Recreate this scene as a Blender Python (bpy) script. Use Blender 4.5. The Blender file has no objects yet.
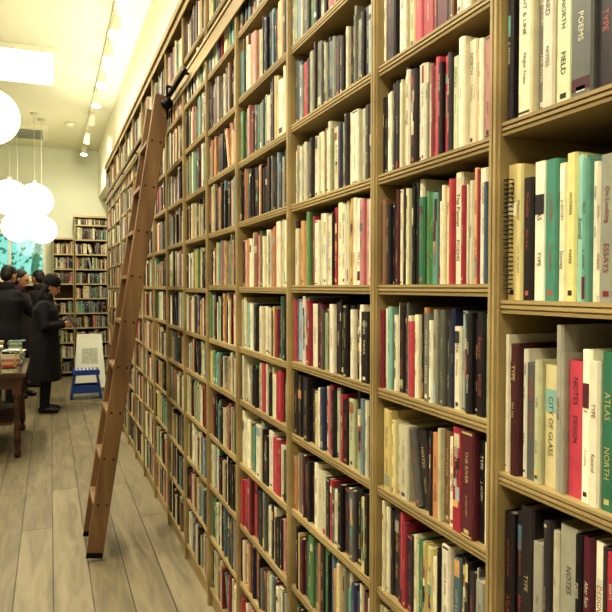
import bpy, math, random
from mathutils import Vector, Matrix
random.seed(11)
S = bpy.context.scene
S.view_settings.view_transform = 'Standard'
for lk in ('Medium High Contrast', 'High Contrast'):
    try:
        S.view_settings.look = lk; break
    except Exception as ex:
        print('look', lk, ex)
COL = S.collection

# ---------------------------------------------------------------- helpers
def lin(c):
    c = c/255.0
    return c/12.92 if c <= .04045 else ((c+.055)/1.055)**2.4
def rgb(h):
    h = h.lstrip('#')
    return tuple(lin(int(h[i:i+2], 16)) for i in (0, 2, 4))+(1,)

def mat(name, color, rough=.6, noise=0.0, scale=(8, 8, 8), bump=0.0, emit=None, strength=0, metal=0, dark=None):
    m = bpy.data.materials.new(name); m.use_nodes = True
    nt = m.node_tree; b = nt.nodes['Principled BSDF']
    c = rgb(color)
    b.inputs['Base Color'].default_value = c
    b.inputs['Roughness'].default_value = rough
    b.inputs['Metallic'].default_value = metal
    if noise > 0 or bump > 0 or dark:
        tc = nt.nodes.new('ShaderNodeTexCoord'); mp = nt.nodes.new('ShaderNodeMapping')
        mp.inputs['Scale'].default_value = scale
        n = nt.nodes.new('ShaderNodeTexNoise'); n.inputs['Scale'].default_value = 1; n.inputs['Detail'].default_value = 6
        nt.links.new(tc.outputs['Object'], mp.inputs[0]); nt.links.new(mp.outputs[0], n.inputs['Vector'])
        rp = nt.nodes.new('ShaderNodeValToRGB')
        d = rgb(dark) if dark else tuple(x*(1-noise) for x in c[:3])+(1,)
        rp.color_ramp.elements[0].position = .3; rp.color_ramp.elements[0].color = d
        rp.color_ramp.elements[1].position = .7; rp.color_ramp.elements[1].color = c
        nt.links.new(n.outputs['Fac'], rp.inputs[0]); nt.links.new(rp.outputs[0], b.inputs['Base Color'])
        if bump > 0:
            bp = nt.nodes.new('ShaderNodeBump'); bp.inputs['Strength'].default_value = bump; bp.inputs['Distance'].default_value = .01
            nt.links.new(n.outputs['Fac'], bp.inputs['Height']); nt.links.new(bp.outputs[0], b.inputs['Normal'])
    if emit:
        b.inputs['Emission Color'].default_value = rgb(emit); b.inputs['Emission Strength'].default_value = strength
    return m

class MB:
    def __init__(s): s.v = []; s.f = []; s.c = []; s.m = []; s.s = []
    def add(s, vs, fs, col=None, mi=0, smooth=False):
        o = len(s.v); s.v.extend([tuple(p) for p in vs])
        for f in fs: s.f.append(tuple(i+o for i in f)); s.m.append(mi); s.s.append(smooth)
        s.c.extend([col or (1, 1, 1, 1)]*len(vs))
    def box(s, x0, x1, y0, y1, z0, z1, col=None, mi=0, M=None):
        vs = [Vector((x, y, z)) for x in (x0, x1) for y in (y0, y1) for z in (z0, z1)]
        if M: vs = [M@p for p in vs]
        s.add(vs, [(0, 1, 3, 2), (4, 6, 7, 5), (0, 4, 5, 1), (2, 3, 7, 6), (0, 2, 6, 4), (1, 5, 7, 3)], col, mi)
    def prism(s, poly, fn, e0, e1, mi=0, col=None):
        n = len(poly)
        vs = [fn(p, e0) for p in poly]+[fn(p, e1) for p in poly]
        fs = [(i, (i+1) % n, (i+1) % n+n, i+n) for i in range(n)]+[tuple(range(n-1, -1, -1)), tuple(range(n, 2*n))]
        s.add(vs, fs, col, mi)
    def tube(s, pts, rad, seg=12, mi=0, M=None, smooth=True, col=None):
        pts = [Vector(p) for p in pts]; vs = []; fs = []
        if not isinstance(rad, (list, tuple)): rad = [rad]*len(pts)
        up = None
        for i, p in enumerate(pts):
            if i == 0: d = pts[1]-pts[0]
            elif i == len(pts)-1: d = pts[-1]-pts[-2]
            else: d = (pts[i+1]-pts[i]).normalized()+(pts[i]-pts[i-1]).normalized()
            d.normalize()
            if up is None: up = Vector((0, 0, 1)) if abs(d.z) < .9 else Vector((1, 0, 0))
            a = d.cross(up).normalized(); b = a.cross(d).normalized(); up = b
            for k in range(seg):
                t = 2*math.pi*k/seg
                vs.append(p+(a*math.cos(t)+b*math.sin(t))*rad[i])
        n = len(pts)
        for i in range(n-1):
            for k in range(seg):
                k2 = (k+1) % seg
                fs.append((i*seg+k, i*seg+k2, (i+1)*seg+k2, (i+1)*seg+k))
        fs.append(tuple(range(seg-1, -1, -1))); fs.append(tuple(range((n-1)*seg, n*seg)))
        if M: vs = [M@p for p in vs]
        s.add(vs, fs, col, mi, smooth)
    def loft(s, rings, seg=20, mi=0, M=None, smooth=True, pw=1.0):
        vs = []; fs = []
        for cx, cy, cz, rx, ry in rings:
            for k in range(seg):
                t = 2*math.pi*k/seg; c = math.cos(t); q = math.sin(t)
                c = math.copysign(abs(c)**pw, c); q = math.copysign(abs(q)**pw, q)
                vs.append(Vector((cx+rx*c, cy+ry*q, cz)))
        n = len(rings)
        for i in range(n-1):
            for k in range(seg):
                k2 = (k+1) % seg
                fs.append((i*seg+k, i*seg+k2, (i+1)*seg+k2, (i+1)*seg+k))
        fs.append(tuple(range(seg-1, -1, -1))); fs.append(tuple(range((n-1)*seg, n*seg)))
        if M: vs = [M@p for p in vs]
        s.add(vs, fs, None, mi, smooth)
    def ball(s, c, r, seg=16, rings=10, mi=0, M=None, Z=0):
        rs = []
        rx, ry, rz = r if isinstance(r, (tuple, list)) else (r, r, r)
        for i in range(rings+1):
            t = -math.pi/2+math.pi*i/rings
            t = max(-1.52, min(1.52, t))
            rs.append((c[0], c[1], c[2]+rz*math.sin(t), rx*math.cos(t), ry*math.cos(t)))
        s.loft(rs, seg, mi, M)
    def build(s, name, mats, parent=None, colors=False, link=True):
        me = bpy.data.meshes.new(name); me.from_pydata(s.v, [], s.f)
        me.polygons.foreach_set('material_index', s.m); me.polygons.foreach_set('use_smooth', s.s)
        if colors:
            ca = me.color_attributes.new('Col', 'FLOAT_COLOR', 'POINT')
            flat = [x for c in s.c for x in c]; ca.data.foreach_set('color', flat)
        for m in (mats if isinstance(mats, (list, tuple)) else [mats]): me.materials.append(m)
        me.update()
        o = bpy.data.objects.new(name, me); COL.objects.link(o)
        if parent: o.parent = parent
        return o

def empty(name, loc=(0, 0, 0), rz=0):
    e = bpy.data.objects.new(name, None); e.location = loc; e.rotation_euler = (0, 0, rz); COL.objects.link(e); return e

# ---------------------------------------------------------------- materials
M_shelf = mat('shelf_wood', '#a99568', .55, scale=(6, 1.2, 6), dash=None) if False else mat('shelf_wood', '#a99568', .55, scale=(6, 1.2, 6), dark='#87744e', bump=.15)
M_back = mat('shelf_back', '#1e1718', .8)
M_ladder = mat('ladder_wood', '#8b6c4c', .5, scale=(14, 14, 1.5), dark='#644a32', bump=.1)
M_black = mat('black_metal', '#141214', .4, metal=.6)
M_white = mat('white_paint', '#ece9d2', .7, noise=.04, scale=(.6, .6, .6))
M_ceil = mat('ceiling_paint', '#e2e1c6', .8, noise=.05, scale=(.5, .5, .5))
M_wallb = mat('back_wall_paint', '#d2d6c0', .8, noise=.06, scale=(.7, .7, .7))
M_table = mat('table_wood', '#5e4030', .45, scale=(3, 14, 14), dark='#3e271b', bump=.1)
M_glow = mat('lamp_glass', '#fffbe8', .5, emit='#fff4d4', strength=4)
M_panel = mat('panel_diffuser', '#ffffff', .5, emit='#fff7de', strength=6.5)
M_bulb = mat('spot_bulb', '#ffffff', .5, emit='#fff3d8', strength=20)

M_book = bpy.data.materials.new('book_covers'); M_book.use_nodes = True
nt = M_book.node_tree; b = nt.nodes['Principled BSDF']; at = nt.nodes.new('ShaderNodeVertexColor'); at.layer_name = 'Col'
tc = nt.nodes.new('ShaderNodeTexCoord'); nz = nt.nodes.new('ShaderNodeTexNoise'); nz.inputs['Scale'].default_value = 35; nz.inputs['Detail'].default_value = 4
mr = nt.nodes.new('ShaderNodeMapRange'); mr.inputs[1].default_value = .3; mr.inputs[2].default_value = .7; mr.inputs[3].default_value = .88; mr.inputs[4].default_value = 1.05
mx = nt.nodes.new('ShaderNodeVectorMath'); mx.operation = 'SCALE'
nt.links.new(tc.outputs['Object'], nz.inputs['Vector']); nt.links.new(nz.outputs['Fac'], mr.inputs[0])
nt.links.new(at.outputs['Color'], mx.inputs[0]); nt.links.new(mr.outputs[0], mx.inputs['Scale'])
nt.links.new(mx.outputs[0], b.inputs['Base Color']); b.inputs['Roughness'].default_value = .42

# floor
M_floor = bpy.data.materials.new('oak_floorboards'); M_floor.use_nodes = True
nt = M_floor.node_tree; b = nt.nodes['Principled BSDF']; tc = nt.nodes.new('ShaderNodeTexCoord')
mp = nt.nodes.new('ShaderNodeMapping'); mp.inputs['Rotation'].default_value = (0, 0, math.pi/2)
br = nt.nodes.new('ShaderNodeTexBrick'); br.inputs['Scale'].default_value = 1; br.inputs['Brick Width'].default_value = 2.3
br.inputs['Row Height'].default_value = .19; br.inputs['Mortar Size'].default_value = .0035; br.inputs['Mortar Smooth'].default_value = .3
br.inputs['Color1'].default_value = rgb('#8d8269'); br.inputs['Color2'].default_value = rgb('#7b715a'); br.inputs['Mortar'].default_value = rgb('#453d31')
br.offset = .37
nt.links.new(tc.outputs['Object'], mp.inputs[0]); nt.links.new(mp.outputs[0], br.inputs['Vector'])
mp2 = nt.nodes.new('ShaderNodeMapping'); mp2.inputs['Scale'].default_value = (13, 1.6, 1)
n2 = nt.nodes.new('ShaderNodeTexNoise'); n2.inputs['Scale'].default_value = 1; n2.inputs['Detail'].default_value = 9; n2.inputs['Distortion'].default_value = 1.2
nt.links.new(tc.outputs['Object'], mp2.inputs[0]); nt.links.new(mp2.outputs[0], n2.inputs['Vector'])
mr = nt.nodes.new('ShaderNodeMapRange'); mr.inputs[1].default_value = .3; mr.inputs[2].default_value = .7; mr.inputs[3].default_value = .66; mr.inputs[4].default_value = 1.15
nt.links.new(n2.outputs['Fac'], mr.inputs[0])
sc = nt.nodes.new('ShaderNodeVectorMath'); sc.operation = 'SCALE'
nt.links.new(br.outputs['Color'], sc.inputs[0]); nt.links.new(mr.outputs[0], sc.inputs['Scale']); nt.links.new(sc.outputs[0], b.inputs['Base Color'])
b.inputs['Roughness'].default_value = .5
bp = nt.nodes.new('ShaderNodeBump'); bp.inputs['Strength'].default_value = .3; bp.inputs['Distance'].default_value = .003
nt.links.new(br.outputs['Fac'], bp.inputs['Height']); bp.invert = True; nt.links.new(bp.outputs[0], b.inputs['Normal'])

# ---------------------------------------------------------------- room shell
XL, XR, Y0, Y1, ZC = -3.6, 1.03, -2.2, 12.6, 4.1
def boxobj(name, m, *a, parent=None):
    q = MB(); q.box(*a); return q.build(name, m, parent)
boxobj('floor', M_floor, XL, XR, Y0, Y1, -.1, 0)
boxobj('ceiling', M_ceil, XL, XR, Y0, Y1, ZC, ZC+.1)
boxobj('wall_right', M_white, XR, XR+.15, Y0, Y1+.15, -.1, ZC+.1)
boxobj('wall_left', M_white, XL-.15, XL, Y0, Y1+.15, -.1, ZC+.1)
boxobj('wall_front', M_white, XL-.15, XR+.15, Y0-.15, Y0, -.1, ZC+.1)
q = MB(); wx0, wx1, wz0, wz1 = -1.25, -.06, 1.75, 2.58
q.box(XL, wx0, Y1, Y1+.15, -.1, ZC+.1); q.box(wx1, XR, Y1, Y1+.15, -.1, ZC+.1)
q.box(wx0, wx1, Y1, Y1+.15, -.1, wz0); q.box(wx0, wx1, Y1, Y1+.15, wz1, ZC+.1)
q.build('wall_back', M_wallb)
boxobj('trim_bulkhead', M_white, .85, XR-.002, Y0, Y1-.002, 3.24, ZC-.002)
q = MB()
for a in ((wx0, wx1, wz0, wz0+.05), (wx0, wx1, wz1-.05, wz1), (wx0, wx0+.05, wz0, wz1), (wx1-.05, wx1, wz0, wz1), ((wx0+wx1)/2-.02, (wx0+wx1)/2+.02, wz0, wz1)):
    q.box(a[0], a[1], Y1+.03, Y1+.09, a[2], a[3])
q.box(wx0-.05, wx1+.04, Y1-.05, Y1-.002, wz0-.05, wz0)
M_glass = mat('window_glass', '#cfeee6', .05); M_glass.node_tree.nodes['Principled BSDF'].inputs['Transmission Weight'].default_value = 1
q.box(wx0+.05, wx1-.05, Y1+.055, Y1+.06, wz0+.05, wz1-.05, mi=1)
q.build('window_1', [M_white, M_glass])
q = MB()
for i in range(260):
    c = Vector((random.uniform(-3.4, 1.6), random.uniform(14.6, 15.8), random.uniform(.3, 3.6)))
    for j in range(7):
        p = c+Vector([random.gauss(0, .18) for _ in range(3)])
        d = Vector([random.gauss(0, 1) for _ in range(3)]).normalized(); e = d.orthogonal().normalized()
        L = .14; q.add([p, p+d*L*.5+e*L*.3, p+d*L, p+d*L*.5-e*L*.3], [(0, 1, 2, 3)])
q.tube([(-1.5, 15.2, 0), (-1.4, 15.2, 2), (-1.2, 15.1, 3.4)], [.12, .09, .05])
q.tube([(-.2, 15.3, 0), (-.3, 15.2, 2), (-.1, 15.1, 3.4)], [.1, .08, .04])
q.build('street_tree', mat('leaves', '#7ab8a6', .7, noise=.25, scale=(2, 2, 2)))
boxobj('ground_outside', mat('pavement', '#8a8f88', .9, noise=.2), -6, 4, Y1+.2, 18, -.1, 0)
boxobj('baseboard_back', M_white, XL, -1.3, Y1-.02, Y1-.002, .001, .12)

# ---------------------------------------------------------------- words for spines
WORDS = ['THE RIVER', 'Stories', 'WINTER', 'A HISTORY', 'NOTES', 'CITY OF GLASS', 'Gardens', 'SILENCE', 'M. HARROW', 'POEMS', 'Letters Home',
         'THE LONG WALK', 'J. ALDEN', 'COLLECTED', 'ATLAS', 'Night Train', 'ESSAYS', 'Kestrel', 'NORTH', 'On Looking', 'R. MARLOW', 'the sea', 'PAPER',
         'LIGHT & LINE', 'DESIGN', 'After Rain', 'A. NOVAK', 'ORCHARD', 'SALT', 'Memoir', 'HOUSE', 'The Painter', 'FIELD', 'TYPE', 'MODERN']
GL = []
for w in WORDS:
    cu = bpy.data.curves.new('w', 'FONT'); cu.body = w; cu.resolution_u = 2; cu.size = 1
    o = bpy.data.objects.new('w', cu); COL.objects.link(o); bpy.context.view_layer.update()
    me = bpy.data.meshes.new_from_object(o.evaluated_get(bpy.context.evaluated_depsgraph_get()))
    vs = [(v.co.x, v.co.y) for v in me.vertices]; fs = [tuple(p.vertices) for p in me.polygons]
    x0 = min(a for a, _ in vs); x1 = max(a for a, _ in vs); y0 = min(b for _, b in vs); y1 = max(b for _, b in vs)
    GL.append(([(a-(x0+x1)/2, b-(y0+y1)/2) for a, b in vs], fs, x1-x0, y1-y0))
    bpy.data.objects.remove(o); bpy.data.meshes.remove(me); bpy.data.curves.remove(cu)

# ---------------------------------------------------------------- books
PAL = {'w': ['#e8e2c6', '#dcd5b6', '#eee8cc', '#cfcaac', '#e3dcc2'], 'k': ['#211b21', '#282226', '#1d191f', '#30292e', '#393236'], 'g': ['#8d8d80', '#74756c', '#a3a290', '#5c5c58'],
       'r': ['#a83446', '#ba4654', '#8a303e'], 'o': ['#c28c5e', '#cfa270', '#ae7654'], 't': ['#6fa596', '#90bba8', '#4f8c7e'], 'G': ['#467c54', '#5a8250', '#366d54'],
       'b': ['#7b8f98', '#9dafb0', '#5c7482'], 'y': ['#d2c68e', '#dccfa0', '#c6b67e'], 'n': ['#2a3150', '#343e60'], 'p': ['#d0978a', '#c08286'], 'm': ['#5e2834', '#4e242d'],
       'B': ['#6e5240', '#7f624a', '#5a4133'], 's': ['#b2b590', '#a1a888', '#c2c3a2']}
PAL = {k: [rgb(c) for c in v] for k, v in PAL.items()}
MIX = 'wwwwwwwwwkkkkkkkkkkkkkgggggrrooyyysssbbbBBBmmnnGGttpp'
def pick(code):
    c = random.choice(PAL[code]); f = random.uniform(.8, 1.1); return (c[0]*f, c[1]*f*random.uniform(.96, 1.03), c[2]*f*random.uniform(.92, 1.08), 1)
PAGE = rgb('#ab9f7e')
def book(mb, T, a0, z, t, h, d, b0, code, ang=0, lod=0):
    ca, sa = math.cos(ang), math.sin(ang)
    col = pick(code)
    def P(a, bb, c):
        return T(a0+a*ca+c*sa, b0+bb, z+c*ca+(a*(-sa) if ang else 0)+(t*sa if ang > 0 else 0))
    r = min(t*.25, .003); w = min(.0022, t*.2)
    pr = [(0, d), (0, r*1.3), (r, 0), (t-r, 0), (t, r*1.3), (t, d), (t-w, d), (t-w, w+r), (w, w+r), (w, d)]
    n = 10
    vs = [P(a, bb, 0) for a, bb in pr]+[P(a, bb, h) for a, bb in pr]
    fs = [(i, (i+1) % n, (i+1) % n+n, i+n) for i in range(n)]
    for o in (0, n): fs += [(o, o+1, o+8, o+9), (o+1, o+2, o+3, o+4), (o+1, o+4, o+7, o+8), (o+4, o+5, o+6, o+7)]
    mb.add(vs, fs, col)
    i0 = .003; p = [(w, w+r), (t-w, w+r), (t-w, d-.004), (w, d-.004)]
    vs = [P(a, bb, i0) for a, bb in p]+[P(a, bb, h-i0) for a, bb in p]
    mb.add(vs, [(0, 1, 5, 4), (1, 2, 6, 5), (2, 3, 7, 6), (3, 0, 4, 7), (4, 5, 6, 7), (3, 2, 1, 0)], PAGE)
    lum = col[0]*.3+col[1]*.6+col[2]*.1
    ink = random.choice([rgb('#2c2527'), rgb('#3c3434'), rgb('#7d2c35'), rgb('#4b4a44')]) if lum > .2 else random.choice([rgb('#d8d2b8'), rgb('#b8b298'), rgb('#c2b47a'), rgb('#b05a50')])
    e = -.0004
    def quad(c0, c1, u0, u1, colr):
        mb.add([P(u0, e, c0), P(u1, e, c0), P(u1, e, c1), P(u0, e, c1)], [(0, 1, 2, 3)], colr)
    rr = random.random()
    if rr < .30:
        c0 = random.choice([.02, .05, .62, .72, .8])*h; quad(c0, c0+random.uniform(.05, .19)*h, r, t-r, pick(random.choice('wkrygskgwbotm')))
    elif rr < .38:
        c0 = random.uniform(.1, .4)*h
        for _ in range(7):
            l2 = random.uniform(.01, .03); 
            if c0+l2 > h*.95: break
            u0 = random.uniform(.1, .4)*t; quad(c0, c0+l2, max(r, u0), min(t-r, u0+random.uniform(.3, .6)*t), pick(random.choice('wkrygbotm'))); c0 += l2
    elif rr < .46: quad(.965*h, .985*h, r, t-r, ink); quad(.015*h, .03*h, r, t-r, ink)
    if random.random() < .35:
        quad(.04*h, .04*h+min(t*.4, .008), t*.3, t*.7, ink)
    if t < .007: return
    if lod == 0 and GL:
        lay = random.random()
        segs = [(.66, .3), (.3, .2)] if lay < .5 else ([(.5, .5)] if lay < .75 else [(.78, .2), (.5, .2)])
        for cen, ln in segs:
            g = random.choice(GL); L = ln*h
            s = min(L/g[2], t*random.choice([.28, .36, .46])/g[3], .010/g[3])
            vs = [P(t/2+y*s, e*1.6, cen*h-x*s) for x, y in g[0]]
            mb.add(vs, g[1], ink)
    else:
        q = h*random.uniform(.86, .94)
        for _ in range(random.choice([1, 1, 2, 2])):
            L = random.uniform(.1, .3)*h
            if q-L < h*.12: break
            k = random.uniform(.10, .2)
            x = q
            while x > q-L:
                l2 = random.uniform(.005, .02); quad(max(x-l2, q-L), x, t*(.5-k), t*(.5+k), ink); x -= l2+.003
            q -= L+random.uniform(.03, .15)*h

def fill(mb, T, W, z, clear, seq=None, seqw=None, lod=0, gap=None):
    a = .0015
    items = []
    if seq:
        full = seqw is None
        seqw = seqw or W-.006
        s2 = ''
        for c in seq:
            s2 += c
            if full and random.random() < .3: s2 += random.choice([c, random.choice(MIX), random.choice(MIX)])
        ws = [random.choice([.4, .6, .8, 1, 1, 1.3, 1.7]) for _ in s2]; sm = sum(ws)
        for c, w in zip(s2, ws): items.append((c, w/sm*seqw))
    tot = sum(i[1] for i in items)
    prev = None
    while tot < W+.02:
        c = prev if (prev and random.random() < .2) else random.choice(MIX)
        t = max(.006, random.lognormvariate(math.log(.0155), .45)); t = min(t, .042)
        items.append((c, t)); tot += t; prev = c
    lean_at = gap if gap is not None else (random.randint(4, 16) if random.random() < .25 else -1)
    ph = random.uniform(.76, .93)
    i = 0
    while i < len(items):
        c, t = items[i]
        if a+t > W-.001: break
        if i == lean_at:
            ang = -random.uniform(.15, .32)
            k = random.randint(2, 3)
            h = clear*ph*.95
            if a+h*math.sin(-ang)+sum(x[1] for x in items[i:i+k])*1.1+.01 < W:
                a += h*math.sin(-ang)+.001
                for j in range(k):
                    c, t = items[i+j]
                    book(mb, T, a, z+.0005, t, h, .15, random.uniform(.005, .02), c, ang, lod); a += t/math.cos(ang)+.0005
                i += k; a += .004; continue
        if random.random() < .42: ph = random.uniform(.72, .95)
        h = clear*min(.96, ph+random.uniform(-.045, .04))
        book(mb, T, a, z, t-.0006, h, random.uniform(.13, .17), random.uniform(.003, .02), c, 0, lod)
        a += t; i += 1

# ---------------------------------------------------------------- main shelving
XF = .73; TOP = 3.22; BACKX = 1.0
DIV = [-.5, .2, .945, 1.40, 2.0, 2.63, 3.185, 3.78, 4.38, 4.98, 5.58, 6.18, 6.78, 7.38, 7.98, 8.58, 9.18]
sh = MB(); HT = .0115
prof = [(XF, HT), (XF, .0055), (XF+.004, .0045), (XF+.004, .003), (XF, .002), (XF, -.003), (XF+.004, -.004), (XF+.004, -.0055), (XF+.001, -.0065), (XF+.002, -HT), (BACKX, -HT), (BACKX, HT)]
dprof = [(XF-.008, -.009), (XF-.008, -.002), (XF-.004, -.0015), (XF-.004, .0015), (XF-.008, .002), (XF-.008, .009), (XF-.003, .010), (XF-.003, .015), (BACKX, .015), (BACKX, -.015), (XF-.003, -.015), (XF-.003, -.010)]
for y in DIV:
    sh.prism(dprof, lambda p, e, y=y: (p[0], y+p[1], e), 0.0, TOP-.03)
sh.box(BACKX, XR-.004, DIV[0]-.015, DIV[-1]+.015, 0, TOP-.03, mi=1)
sh.box(XF-.03, XR-.004, DIV[0]-.03, DIV[-1]+.03, TOP-.03, TOP+.01)
sh.box(XF-.015, XF-.0085, DIV[0]-.02, DIV[-1]+.02, TOP-.075, TOP-.03)
sh.box(XF-.016, XF-.0085, DIV[0]-.015, DIV[-1]+.015, 2.715, 2.80)
sh.box(XF-.022, XF-.016, DIV[0]-.015, DIV[-1]+.015, 2.785, 2.80)
bk = MB()
rowsN = [.085, .345, .61, .862, 1.11, 1.347, 1.594, 1.855, 2.11, 2.36, 2.62, 2.88]
rows1 = [.085, .36, .66, .962, 1.265, 1.566, 1.872, 2.18, 2.48, 2.79]
SEQ = {
 (1, 1.872): ('kkwgwsgkkknwk', .34), (1, 1.566): ('yykwtwyttwwgtwmpnk', .36), (1, 1.265): ('wwmwgsyggrwwGGGbk', .31), (1, .962): ('kkkgkwgkmwkrkwy', .34),
 (2, 2.11): ('wykgkrrmmkBkwwks', None), (2, 1.855): ('kwkkwwywwwwwwrrrkswwwwB', None), (2, 1.594): ('kkkmwkwkkwGGtkwyrwrwoww', None), (2, 1.347): ('rwwkwkkgwrkgwgwgnbgkkp', None),
 (2, 1.11): ('yyyswgkkwwrmkwks', None), (2, .862): ('ywwkkrkwGywkwbkkwgw', None),
 (3, 2.11): ('gbbkgggmkgkgbgkwkgggkkb', None), (3, 1.855): ('wgggwwkwwwBwwwskwwkwkk', None), (3, 1.594): ('kwowwGmrwwwwkrwwyoswwpw', None), (3, 1.347): ('rbbwrrwkgsgwkkkwkwwkk', None),
 (3, 1.11): ('kkkkkywkwrkkwkgkkswk', None), (3, .862): ('owgmkwkkwskrwkkwgkkyk', None), (3, 2.36): ('sswggkkgksgkwkgkkgs', None),
 (4, 1.855): ('kkkggkkkwkkkgkwkkkkk', None), (4, 1.594): ('kyypowwopGwkwrowwywkk', None), (4, 1.347): ('wyrwwkwgwwkwkrkwwk', None), (4, .862): ('wwwkkwwgkkwrwk', None), (4, .61): ('rrrrmrkkkkkwkwkkkm', None)}
for i in range(len(DIV)-1):
    ya, yb = DIV[i]+.0155, DIV[i+1]-.0155
    rows = rows1 if i < 2 else [z+(0 if i in (2, 3) or z < .1 else (random.uniform(-.012, .012))) for z in rowsN]
    for j, z in enumerate(rows):
        sh.prism(prof, lambda p, e, z=z: (p[0], e, z+p[1]), ya-.0004, yb+.0004)
        nz_ = rows[j+1] if j+1 < len(rows) else TOP-.03
        clear = min(nz_-z-2*HT, .285)
        if nz_-z > .27 and i > 1: clear = min(clear, .235)
        key = (i, rowsN[j] if i > 1 else z)
        sq = SEQ.get(key); lod = 0 if 1 <= i <= 4 else 1
        T = lambda a, bb, c, yb=yb: (XF+bb, yb-a, c)
        g = 6 if key == (2, 1.11) else (-1 if sq else None)
        fill(bk, T, yb-ya, z+HT+.0003, clear, sq[0] if sq else None, sq[1] if sq else None, lod, g)
    sh.box(XF+.012, XF+.03, ya, yb, 0, rows[0]-HT)
for k in range(26):
    zz = 1.566+HT+.012+k*.0078; yy = .945-.0155-.0095
    bk.tube([(XF+.012, yy+.007, zz), (XF+.003, yy+.006, zz), (XF-.0005, yy, zz), (XF+.003, yy-.006, zz), (XF+.012, yy-.007, zz)], .0011, 5, col=rgb('#1c181a'))
sh.build('bookshelf', [M_shelf, M_back])
bk.build('shelved_books', M_book, colors=True)

# ---------------------------------------------------------------- back bookcases
sb = MB(); bb2 = MB()
def case(x0, x1, yf, yb, h, sp, nb):
    sb.box(x0, x1, yb-.012, yb, 0, h, mi=1)
    xs = [x0+(x1-x0)*k/nb for k in range(nb+1)]
    for x in xs: sb.box(max(x-.012, x0), min(x+.012, x1), yf, yb-.012, 0, h)
    sb.box(x0-.01, x1+.01, yf-.015, yb, h, h+.03)
    for a, b_ in zip(xs[:-1], xs[1:]):
        z = .08
        while z < h-.12:
            sb.box(a+.012, b_-.012, yf+.003, yb-.012, z-.012, z+.012)
            if random.random() < .93:
                fill(bb2, lambda aa, d, c, a=a: (a+.013+aa, yf+d, c), b_-a-.026, z+.0125, min(sp-.03, h-z-.03, .27), lod=2)
            z += sp
case(.42, 1.0, 12.28, 12.59, 2.84, .262, 1)
case(.06, .40, 12.28, 12.59, 2.44, .262, 1)
case(-1.25, .03, 12.28, 12.59, 1.62, .30, 2)
sb.build('bookshelf.001', [mat('back_case_wood', '#c2b084', .6, scale=(5, 5, 2), dark='#a8966a'), mat('back_case_panel', '#4a3a2c', .8)])
bb2.build('shelved_books.001', M_book, colors=True)

# ---------------------------------------------------------------- ladder
q = MB()
foot = Vector((.225, 0, .03)); top = Vector((.638, 0, 2.74)); ax = (top-foot).normalized(); L = (top-foot).length
perp = Vector((ax.z, 0, -ax.x))
def LM(y): 
    return Matrix(((perp.x, 0, ax.x, foot.x), (0, 1, 0, y), (perp.z, 0, ax.z, foot.z), (0, 0, 0, 1)))
LY0, LY1 = 3.95, 4.31
for y in (LY0, LY1):
    M = LM(y)
    poly = [(-.044, -.014), (-.048, -.010), (-.048, .010), (-.044, .014), (.044, .014), (.048, .010), (.048, -.010), (.044, -.014)]
    q.prism(poly, lambda p, e: M@Vector((p[0], p[1], e)), 0.02, L)
    q.prism([(-.046, -.013), (-.046, .013), (.046, .013), (.046, -.013)], lambda p, e: M@Vector((p[0], p[1], e)), -.012, .02, mi=1)
M = LM((LY0+LY1)/2)
k = .3
while k < L-.1:
    ang = math.atan2(ax.x, ax.z)
    R = M@Matrix.Translation((0, 0, k))@Matrix.Rotation(-ang, 4, 'Y')
    q.box(-.052, .046, -.167, .167, -.011, .011, M=R)
    R2 = LM(LY0)@Matrix.Translation((0, 0, k))
    for dx in (-.025, .025):
        q.tube([R2@Vector((dx, -.0165, 0)), R2@Vector((dx, -.013, 0))], .006, 8, mi=1)
    k += .27
for y in (LY0, LY1):
    q.box(.655, .668, y-.014, y+.014, 2.60, 2.80, mi=1)
    q.tube([(.66, y, 2.78), (.670, y, 2.80), (.690, y, 2.795), (.694, y, 2.78)], .009, 8, mi=1)
    q.tube([(.66, y-.03, 2.69), (.66, y-.0142, 2.69)], .035, 16, mi=1)
q.build('library_ladder', [M_ladder, M_black])
q = MB(); q.tube([(.685, 3.5, 2.757), (.685, 9.1, 2.757)], .012, 10)
for y in (3.55, 4.7, 5.8, 6.9, 8.0, 9.05): q.tube([(.685, y, 2.757), (.7135, y, 2.757)], .008, 8)
q.build('ladder_rail', M_black)

# ---------------------------------------------------------------- ceiling fixtures
def aim(l, tgt): l.rotation_euler = (Vector(tgt)-l.location).to_track_quat('-Z', 'Y').to_euler()
def track(x, ys, tx, tz, power, name, cone, over={}):
    e = empty(name, (x, 0, ZC))
    q = MB(); q.box(x-.018, x+.018, ys[0]-.4, ys[-1]+.4, ZC-.03, ZC-.002); o = q.build('track', M_white); o.parent = e; o.matrix_parent_inverse = Matrix.Translation((-x, 0, -ZC))
    q = MB()
    for y in ys:
        tg = Vector(over[y][0]) if y in over else Vector((tx, y-.5, tz)); pw = over[y][1] if y in over else power
        p = Vector((x, y, ZC-.14)); d = (tg-p).normalized()
        q.tube([(x, y, ZC-.03), p], .01, 8)
        q.tube([p-d*.06, p-d*.04, p+d*.08, p+d*.10], [.035, .043, .050, .060], 14)
        q.tube([p+d*.098, p+d*.104], [.053, .053], 14, mi=1)
        l = bpy.data.lights.new('spot', 'SPOT'); l.energy = pw; l.spot_size = cone; l.spot_blend = .6; l.shadow_soft_size = .05; l.color = (1, .91, .72)
        lo = bpy.data.objects.new('spot', l); COL.objects.link(lo); lo.location = p+d*.12; aim(lo, tg); lo.parent = e; lo.matrix_parent_inverse = Matrix.Translation((-x, 0, -ZC))
    o = q.build('spot_heads', [M_white, M_bulb]); o.parent = e; o.matrix_parent_inverse = Matrix.Translation((-x, 0, -ZC))
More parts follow.
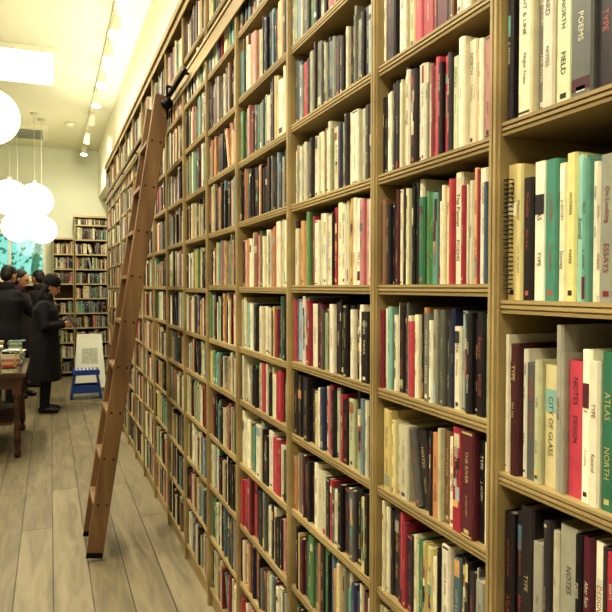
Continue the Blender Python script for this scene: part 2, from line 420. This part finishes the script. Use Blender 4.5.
track(.57, [1.2, 2.6, 4.0, 5.4, 6.1, 6.8, 7.7, 8.6, 9.6, 10.8, 11.8], .30, 1.0, 16, 'added_fill_track', 1.9, {9.6: ((.3, 12.4, 1.6), 90), 10.8: ((.2, 12.5, 1.2), 70)})
track(-.95, [-1.0, .3, 1.6, 2.9, 4.2, 5.6, 7.0, 8.6], .75, 1.5, 150, 'added_fill_track', 1.7)  # added track, mostly out of view, fills the shelf wall with light
q = MB(); q.box(.735, .80, -.3, 9.1, TOP+.0105, TOP+.03);  # added housing and hidden area lights, brighten the bulkhead and ceiling evenly
q.build('added_cove_light', M_white)
for yc in (1.0, 4.4, 7.6):
    l = bpy.data.lights.new('added_cove_strip', 'AREA'); l.shape = 'RECTANGLE'; l.size = .04; l.size_y = 3.1; l.energy = 20; l.color = (1, .95, .83)
    lo = bpy.data.objects.new('added_cove_strip', l); COL.objects.link(lo); lo.location = (.768, yc, TOP+.034); lo.rotation_euler = (math.pi, 0, 0)
    lo.parent = bpy.data.objects['added_cove_light']

def panel(x0, x1, y0, y1, nm):
    q = MB(); w = .05
    for a in ((x0-w, x1+w, y0-w, y0), (x0-w, x1+w, y1, y1+w), (x0-w, x0, y0, y1), (x1, x1+w, y0, y1)):
        q.box(a[0], a[1], a[2], a[3], ZC-.05, ZC-.002)
    q.box(x0, x1, y0, y1, ZC-.02, ZC-.004, mi=1); q.build(nm, [M_white, M_panel])
for y in (-1.0, 3.0, 7.4): panel(-1.7, .06, y, y+1.15, 'ceiling_light_panel')  # only the farthest panel is in view; the others are added fill light
q = MB(); q.box(-.62, -.0, 10.9, 11.75, ZC-.06, ZC-.002)
for k in range(7): q.box(-.54, -.08, 11.0+k*.1, 11.03+k*.1, ZC-.075, ZC-.062, mi=1)
q.build('air_conditioning_unit', [M_white, mat('grille_grey', '#8a8f84', .6)])
q = MB(); q.loft([(.31, 10.6, ZC-.05, .05, .05), (.31, 10.6, ZC-.03, .07, .07), (.31, 10.6, ZC-.002, .075, .075)]); q.build('smoke_detector', M_white)

# pendants
M_cord = mat('cord', '#cfcdbd', .6)
for (u, v, d, r) in ((-8, 118, 5.8, .25), (11, 198, 9.0, .25), (36, 201, 9.4, .25), (19, 227, 9.5, .225), (43, 230, 9.75, .21)):
    X = (u-50)*d/698.6; Y = 1.0748*d-.394*X; Z = 1.6+(287-v)/650*d
    q = MB(); rs = []
    for i in range(25):
        t = -1.45+2.9*i/24; k = 1+(.012 if i % 2 else 0)
        rs.append((0, 0, r*math.sin(t)*.97, r*math.cos(t)*k, r*math.cos(t)*k))
    q.loft(rs, 28); q.tube([(0, 0, r*.96), (0, 0, r+.04)], .03, 10, mi=1); q.tube([(0, 0, r+.03), (0, 0, ZC-Z-.02)], .004, 6, mi=1)
    q.tube([(0, 0, ZC-Z-.03), (0, 0, ZC-Z-.002)], .05, 12, mi=1)
    o = q.build('globe_pendant_lamp', [M_glow, M_cord]); o.location = (X, Y, Z)

# ---------------------------------------------------------------- table
def lathe(q, x, y, prof): q.loft([(x, y, z, r, r) for z, r in prof], 16)
q = MB(); tx0, tx1, ty0, ty1, tz = -1.45, -.22, 6.55, 7.95, .80
q.box(tx0, tx1, ty0, ty1, tz-.035, tz); q.box(tx0+.02, tx1-.02, ty0+.02, ty1-.02, tz-.05, tz-.035)
q.box(tx0+.07, tx1-.07, ty0+.06, ty0+.085, tz-.15, tz-.05); q.box(tx0+.07, tx1-.07, ty1-.085, ty1-.06, tz-.15, tz-.05)
q.box(tx0+.06, tx0+.085, ty0+.07, ty1-.07, tz-.15, tz-.05); q.box(tx1-.085, tx1-.06, ty0+.07, ty1-.07, tz-.15, tz-.05)
for x in (tx0+.08, tx1-.08):
    for y in (ty0+.08, ty1-.08):
        q.box(x-.04, x+.04, y-.04, y+.04, tz-.2, tz-.05)
        lathe(q, x, y, [(0, .022), (.02, .03), (.05, .034), (.07, .022), (.09, .02), (.11, .03), (.16, .034), (.3, .028), (.42, .024), (.46, .036), (.49, .038), (.51, .026), (.54, .026), (.56, .038), (.6, .038)])
q.box(tx0+.07, tx1-.12, ty0+.12, ty1-.12, .30, .325)
q.build('display_table', M_table)
tb = MB()
def pile(x, y, z, n, w=.15, d=.21, cd='wwwwkrybtgopwsn'):
    for k in range(n):
        t = random.uniform(.014, .032); ww = w*random.uniform(.85, 1.1); dd = d*random.uniform(.85, 1.05); jx = random.uniform(-.008, .008)
        book(tb, lambda a, b_, c, x=x, y=y, jx=jx: (x+jx+c-.08, y+b_, a), z, 0, t, ww, dd, 0, random.choice(cd), 0, 2)
        # printed front cover on the topmost copy
        z += t+.0005
    c = pick(random.choice('wwwrtoypb')); tb.box(x+jx-.078, x+jx+dd-.082, y+.002, y+ww-.002, z-.0004, z+.0008, col=c)
    c = pick(random.choice('krnGmw')); tb.box(x+jx-.05, x+jx+dd-.11, y+.03, y+ww-.05, z+.0008, z+.0014, col=c)
for yy in (6.62, 6.9, 7.18, 7.46, 7.7):
    for xx in (-1.3, -1.05, -.80, -.55, -.36 if False else -.345):
        if xx > -.5 and False: continue
        pile(xx, yy, tz+.0005, random.randint(6, 9), .15, .17)
for yy in (6.72, 7.0, 7.3): 
    for xx in (-1.2, -.98, -.76, -.56): pile(xx, yy, .3255, random.randint(5, 8), .15, .17)
tb.build('stacked_books', M_book, colors=True)

# ---------------------------------------------------------------- stool and A-board
q = MB()
sx, sy = .47, 9.85
hw0, hw1, h = .22, .16, .42
for s in (-1, 1):
    q.prism([(sx+s*hw0, 0), (sx+s*hw1, h-.04), (sx+s*(hw1-.025), h-.04), (sx+s*(hw0-.03), 0)], lambda p, e: (p[0], e, p[1]), sy-.15, sy+.15)
for s in (-1, 1):
    q.prism([(sx-.205, .09), (sx-.19, .20), (sx+.19, .20), (sx+.205, .09)], lambda p, e: (p[0], e, p[1]), sy+s*.13-.01, sy+s*.13+.01)
q.prism([(sx-hw1-.02, h-.07), (sx-hw1-.02, h-.01), (sx-hw1, h), (sx+hw1, h), (sx+hw1+.02, h-.01), (sx+hw1+.02, h-.07)], lambda p, e: (p[0], e, p[1]), sy-.17, sy+.17)
for k in range(6): q.box(sx-.14+k*.05, sx-.12+k*.05, sy-.14, sy+.14, h, h+.004, mi=1)
q.build('step_stool', [mat('blue_plastic', '#2b4fa0', .4), mat('pale_tread', '#d9dccb', .6)])
q = MB(); sx, sy = .56, 10.6
for sg in (-1, 1):
    fn = lambda p, e, sg=sg: (sx+p[0], sy+sg*(.02+.20*(1-p[1]/.86))+e, p[1])
    q.prism([(-.215, .06), (-.165, .84), (.165, .84), (.215, .06)], fn, 0, .014)
    q.prism([(-.235, .0), (-.18, .86), (-.155, .86), (-.205, .0)], fn, -.008, .02)
    q.prism([(.205, .0), (.155, .86), (.18, .86), (.235, .0)], fn, -.008, .02)
    q.prism([(-.18, .84), (-.18, .87), (.18, .87), (.18, .84)], fn, -.006, .02)
    q.prism([(-.12, .42), (-.11, .66), (.11, .66), (.12, .42)], fn, -.0022 if sg < 0 else .0142, -.0002 if sg < 0 else .0162, mi=1)
q.build('a_frame_sign', [mat('white_plastic', '#e6e6da', .5), mat('printed_notice', '#cfd2bf', .6, noise=.35, scale=(30, 30, 30))])

# ---------------------------------------------------------------- people
def fuse(q, name, m, voxel, parent, sm=4, clampz=None):
    o = q.build(name+'_tmp', m)
    r = o.modifiers.new('r', 'REMESH'); r.mode = 'VOXEL'; r.voxel_size = voxel
    s_ = o.modifiers.new('s', 'SMOOTH'); s_.iterations = sm; s_.factor = .5
    bpy.context.view_layer.update()
    me = bpy.data.meshes.new_from_object(o.evaluated_get(bpy.context.evaluated_depsgraph_get()))
    me.name = name
    bpy.data.objects.remove(o)
    for p in me.polygons: p.use_smooth = True
    if clampz is not None:
        for v in me.vertices: v.co.z = max(v.co.z, clampz)
    if not me.materials: me.materials.append(m)
    n = bpy.data.objects.new(name, me); COL.objects.link(n); n.parent = parent
    return n

def hand(q, w, f, s, n):
    w, f, s, n = Vector(w), Vector(f).normalized(), Vector(s).normalized(), Vector(n).normalized()
    for o in (-.028, -.010, .010, .028):
        q.tube([w+s*o*.7-f*.02, w+f*.04+s*o, w+f*.085+s*o], [.016, .017, .013], 8)
    for o, ln in ((.031, .072), (.0105, .082), (-.0105, .076), (-.031, .060)):
        p = w+f*.08+s*o; pts = [p.copy()]
        for a, l in ((.25, .42), (.8, .33), (1.25, .25)):
            p = p+(f*math.cos(a)+n*math.sin(a)+s*o*1.5).normalized()*ln*l; pts.append(p.copy())
        q.tube(pts, [.0095, .009, .008, .0065], 8)
    q.tube([w+f*.02+s*.022, w+f*.045+s*.05+n*.01, w+f*.075+s*.062+n*.02, w+f*.095+s*.06+n*.03], [.014, .0125, .010, .008], 8)

M_skin = mat('skin', '#b98c70', .55, noise=.12, scale=(20, 20, 20))
M_hair = mat('dark_hair', '#1d1518', .6, noise=.4, scale=(60, 60, 8), bump=.3)
M_shoe = mat('shoe_leather', '#17130f', .4)
M_eye = mat('eye', '#120d0c', .2)
def person(name, x, y, face, H=1.7, coat='#221d27', trous='#1a171d', hem=.5, tilt=.3, pose='hold', hat=None, hair_long=False, lean=0.0, bag=None, scarf=None, wide=1.0):
    e = empty(name, (x, y, 0), face); k = H/1.76; e.scale = (k, k, k)
    def sh_(z): return lean*max(0, z-.9)**1.2
    mc = mat(name+'_coat_cloth', coat, .9, noise=.35, scale=(9, 9, 4), bump=.5); mtz = mat(name+'_trouser_cloth', trous, .9, noise=.3, bump=.3)
    q = MB()
    for s in (-1, 1):
        q.tube([(0, s*.085, .93), (.012, s*.095, .70), (.02, s*.10, .48), (0, s*.10, .28), (-.012, s*.10, .06)], [.095, .085, .062, .058, .052], 14)
    q.loft([(0, 0, .84, .10, .15), (0, 0, .95, .12, .17), (0, 0, 1.05, .10, .15)])
    fuse(q, 'trousers', mtz, .013, e)
    q = MB()
    for s in (-1, 1):
        q.tube([(-.075, s*.10, .04), (-.03, s*.10, .05), (.06, s*.105, .045), (.13, s*.11, .033), (.175, s*.112, .028)], [.034, .045, .045, .04, .025], 12)
    fuse(q, 'shoes', M_shoe, .009, e, 3, .001)
    q = MB()
    R = [(hem, 0, .165, .235), (hem+.03, 0, .168, .235), (.75, 0, .16, .215), (.95, 0, .15, .195), (1.08, 0, .135, .178), (1.22, 0, .14, .19), (1.34, -.01, .13, .21), (1.41, -.012, .105, .18), (1.455, -.01, .075, .11), (1.50, -.005, .068, .075), (1.535, 0, .066, .07)]
    R = [r for i, r in enumerate(R) if i < 2 or r[0] > hem+.05]
    def wf(z): return wide if z < 1.36 else 1+(wide-1)*max(0, (1.5-z)/.14)
    q.loft([(cx+sh_(z), 0, z, rx*wf(z), ry*wf(z)) for z, cx, rx, ry in R], 24)
    for kf in range(7):
        t = 2*math.pi*kf/7+.3
        q.tube([(.165*wide*math.cos(t), .23*wide*math.sin(t), hem+.02), (.15*wide*math.cos(t), .205*wide*math.sin(t), .75), (.135*wide*math.cos(t)+sh_(.98), .178*wide*math.sin(t), .98)], [.022, .016, .010], 8)
    for s in (-1, 1):
        S0 = Vector((-.01+sh_(1.38), s*.175, 1.385))
        if pose == 'hold': E = Vector((.03+sh_(1.1), s*.25, 1.13)); W = Vector((.25+sh_(1.1), s*.125, 1.15))
        elif pose == 'reach' and s < 0: E = Vector((.17+sh_(1.1), s*.24, 1.2)); W = Vector((.40+sh_(1.1), s*.20, 1.10))
        else: E = Vector((-.02+sh_(1.1)*.6, s*.255, 1.10)); W = Vector((.04+sh_(1.1)*.4, s*.25, .87))
        q.tube([S0-Vector((0, s*.05, -.0)), S0, (S0+E)/2, E, (E+W)/2, W], [r*(1+(wide-1)*.6) for r in (.07, .07, .06, .056, .05, .042)], 14)
        qh = MB(); f = (W-E).normalized()
        if pose == 'hold': hand(qh, W+f*.012, f, Vector((.1, -s*.2, 1)), (0, -s, 0))
        else: hand(qh, W+f*.012, f, (1, 0, .1) if pose != 'reach' else (0, -s, .2), (0, -s, 0) if pose != 'reach' else (0, 0, -1))
        fuse(qh, 'hand_l' if s > 0 else 'hand_r', M_skin, .0035, e, 2)
    fuse(q, 'coat', mc, .014, e, 5)
    q = MB(); sx_ = sh_(1.5)
    rs = [(sx_-.005, 0, 1.47, .088, .098), (sx_-.005, 0, 1.50, .085, .09), (sx_, 0, 1.555, .08, .085), (sx_, 0, 1.56, .07, .075), (sx_-.003, 0, 1.50, .07, .08)]
    q.loft(rs, 20)
    for z in (.85, .98, 1.11, 1.24): q.tube([(sh_(z)+.135*wide, .03, z), (sh_(z)+.158*wide, .03, z)], .013, 10)
    q.build('collar', mat(name+'_scarf', scarf, .9, noise=.3) if scarf else mc, e)
    pv = Vector((sh_(1.5), 0, 1.5)); HM = Matrix.Translation(pv)@Matrix.Rotation(tilt, 4, 'Y')@Matrix.Translation((0, 0, -1.5))
    q = MB()
    q.tube([(-.01, 0, 1.44), (0, 0, 1.50), (.01, 0, 1.57)], [.06, .054, .055], 14, M=HM)
    q.ball((.005, 0, 1.665), (.093, .074, .095), M=HM); q.loft([(.05, 0, 1.545, .022, .022), (.045, 0, 1.56, .04, .042), (.035, 0, 1.60, .062, .06), (.03, 0, 1.65, .066, .066)], 16, M=HM)
    q.tube([(.094, 0, 1.668), (.108, 0, 1.645), (.118, 0, 1.622), (.10, 0, 1.615)], [.008, .011, .013, .012], 8, M=HM)
    q.tube([(.088, -.026, 1.585), (.098, 0, 1.587), (.088, .026, 1.585)], [.005, .008, .005], 8, M=HM)
    q.tube([(.088, -.045, 1.678), (.097, -.02, 1.684), (.098, 0, 1.677), (.097, .02, 1.684), (.088, .045, 1.678)], .007, 8, M=HM)
    for s in (-1, 1): q.ball((.0, s*.078, 1.64), (.018, .010, .032), 10, 8, M=HM)
    fuse(q, 'head', M_skin, .0055, e, 3)
    q = MB()
    for s in (-1, 1): q.ball((.0905, s*.03, 1.655), (.009, .013, .008), 10, 6, M=HM)
    q.build('eyes', M_eye, e)
    q = MB(); q.ball((-.018, 0, 1.69), (.093, .086, .088), 20, 12, M=HM); q.ball((-.05, 0, 1.645), (.062, .08, .085), 16, 10, M=HM)
    if hair_long: q.loft([(-.055, 0, 1.44, .04, .07), (-.055, 0, 1.50, .055, .085), (-.045, 0, 1.62, .065, .09), (-.03, 0, 1.68, .06, .085)], 16, M=HM)
    fuse(q, 'hair', M_hair, .008, e, 2)
    if hat:
        q = MB(); rs = [(-.012, 0, 1.67, .103, .097), (-.013, 0, 1.70, .108, .1), (-.014, 0, 1.735, .108, .1), (-.02, 0, 1.77, .10, .094), (-.022, 0, 1.80, .075, .07), (-.022, 0, 1.815, .03, .03)]
        q.loft(rs, 22, M=HM)
        q.build('hat', mat(name+'_hat_felt', hat, .9, noise=.3), e)
    if pose == 'hold':
        q = MB()
        for s in (-1, 1):
            Rm = Matrix.Translation((.36+sh_(1.1), 0, 1.20))@Matrix.Rotation(-.6, 4, 'Y')@Matrix.Rotation(s*.25, 4, 'Z')
            q.box(-.004, 0.004, min(0, s*.14), max(0, s*.14), -.10, .10, mi=1, M=Rm)
            q.box(-.014, -.004, min(0, s*.134), max(0, s*.134), -.096, .096, mi=0, M=Rm)
        q.build('open_book', [mat('paper', '#d6cfb6', .8), mat('book_cover', '#3a3438', .5)], e)
    if bag:
        q = MB(); q.loft([(-.20+sh_(1.0), 0, .98, .05, .13), (-.22+sh_(1.1), 0, 1.02, .085, .155), (-.22+sh_(1.2), 0, 1.25, .085, .15), (-.19+sh_(1.35), 0, 1.38, .05, .11)], 20, pw=.6)
        for s in (-1, 1): q.tube([(-.15+sh_(1.35), s*.09, 1.38), (-.05+sh_(1.44), s*.10, 1.465), (.09+sh_(1.38), s*.11, 1.38), (.13+sh_(1.2), s*.12, 1.2), (.02+sh_(1.1), s*.19, 1.08), (-.14+sh_(1.05), s*.12, 1.05)], .014, 8)
        q.build('backpack', mat('bag_cloth', bag, .8, noise=.3), e)
    return e
person('woman_reading', -.07, 8.94, -.1, 1.72, coat='#15131c', hem=.42, tilt=.38, pose='hold', hat='#120f13', hair_long=True, lean=.06, wide=1.22)
person('man_browsing', -.58, 9.36, .9, 1.88, coat='#15131a', hem=.62, tilt=.25, pose='reach', lean=.15, wide=1.25)
person('woman_with_backpack', -.42, 10.30, -.5, 1.84, coat='#2a1c26', hem=.6, tilt=.3, pose='down', hair_long=True, bag='#1d1a22', scarf='#4a3040', wide=1.15)
person('man_standing', -.16, 11.3, 2.4, 1.86, coat='#1b1a21', hem=.7, tilt=.15, pose='down', wide=1.1)

# ---------------------------------------------------------------- world & camera
w = bpy.data.worlds.new('World'); S.world = w; w.use_nodes = True
bg = w.node_tree.nodes['Background']; bg.inputs[0].default_value = rgb('#a9e6dd'); bg.inputs[1].default_value = 1.1

cam = bpy.data.cameras.new('camera'); co = bpy.data.objects.new('camera', cam); COL.objects.link(co)
cam.sensor_width = 36; cam.lens = 36*650/612; cam.clip_start = .05
th = math.atan(256/650)
co.location = (0, 0, 1.6); co.rotation_euler = (math.radians(90-1.67), 0, -th)
S.camera = co
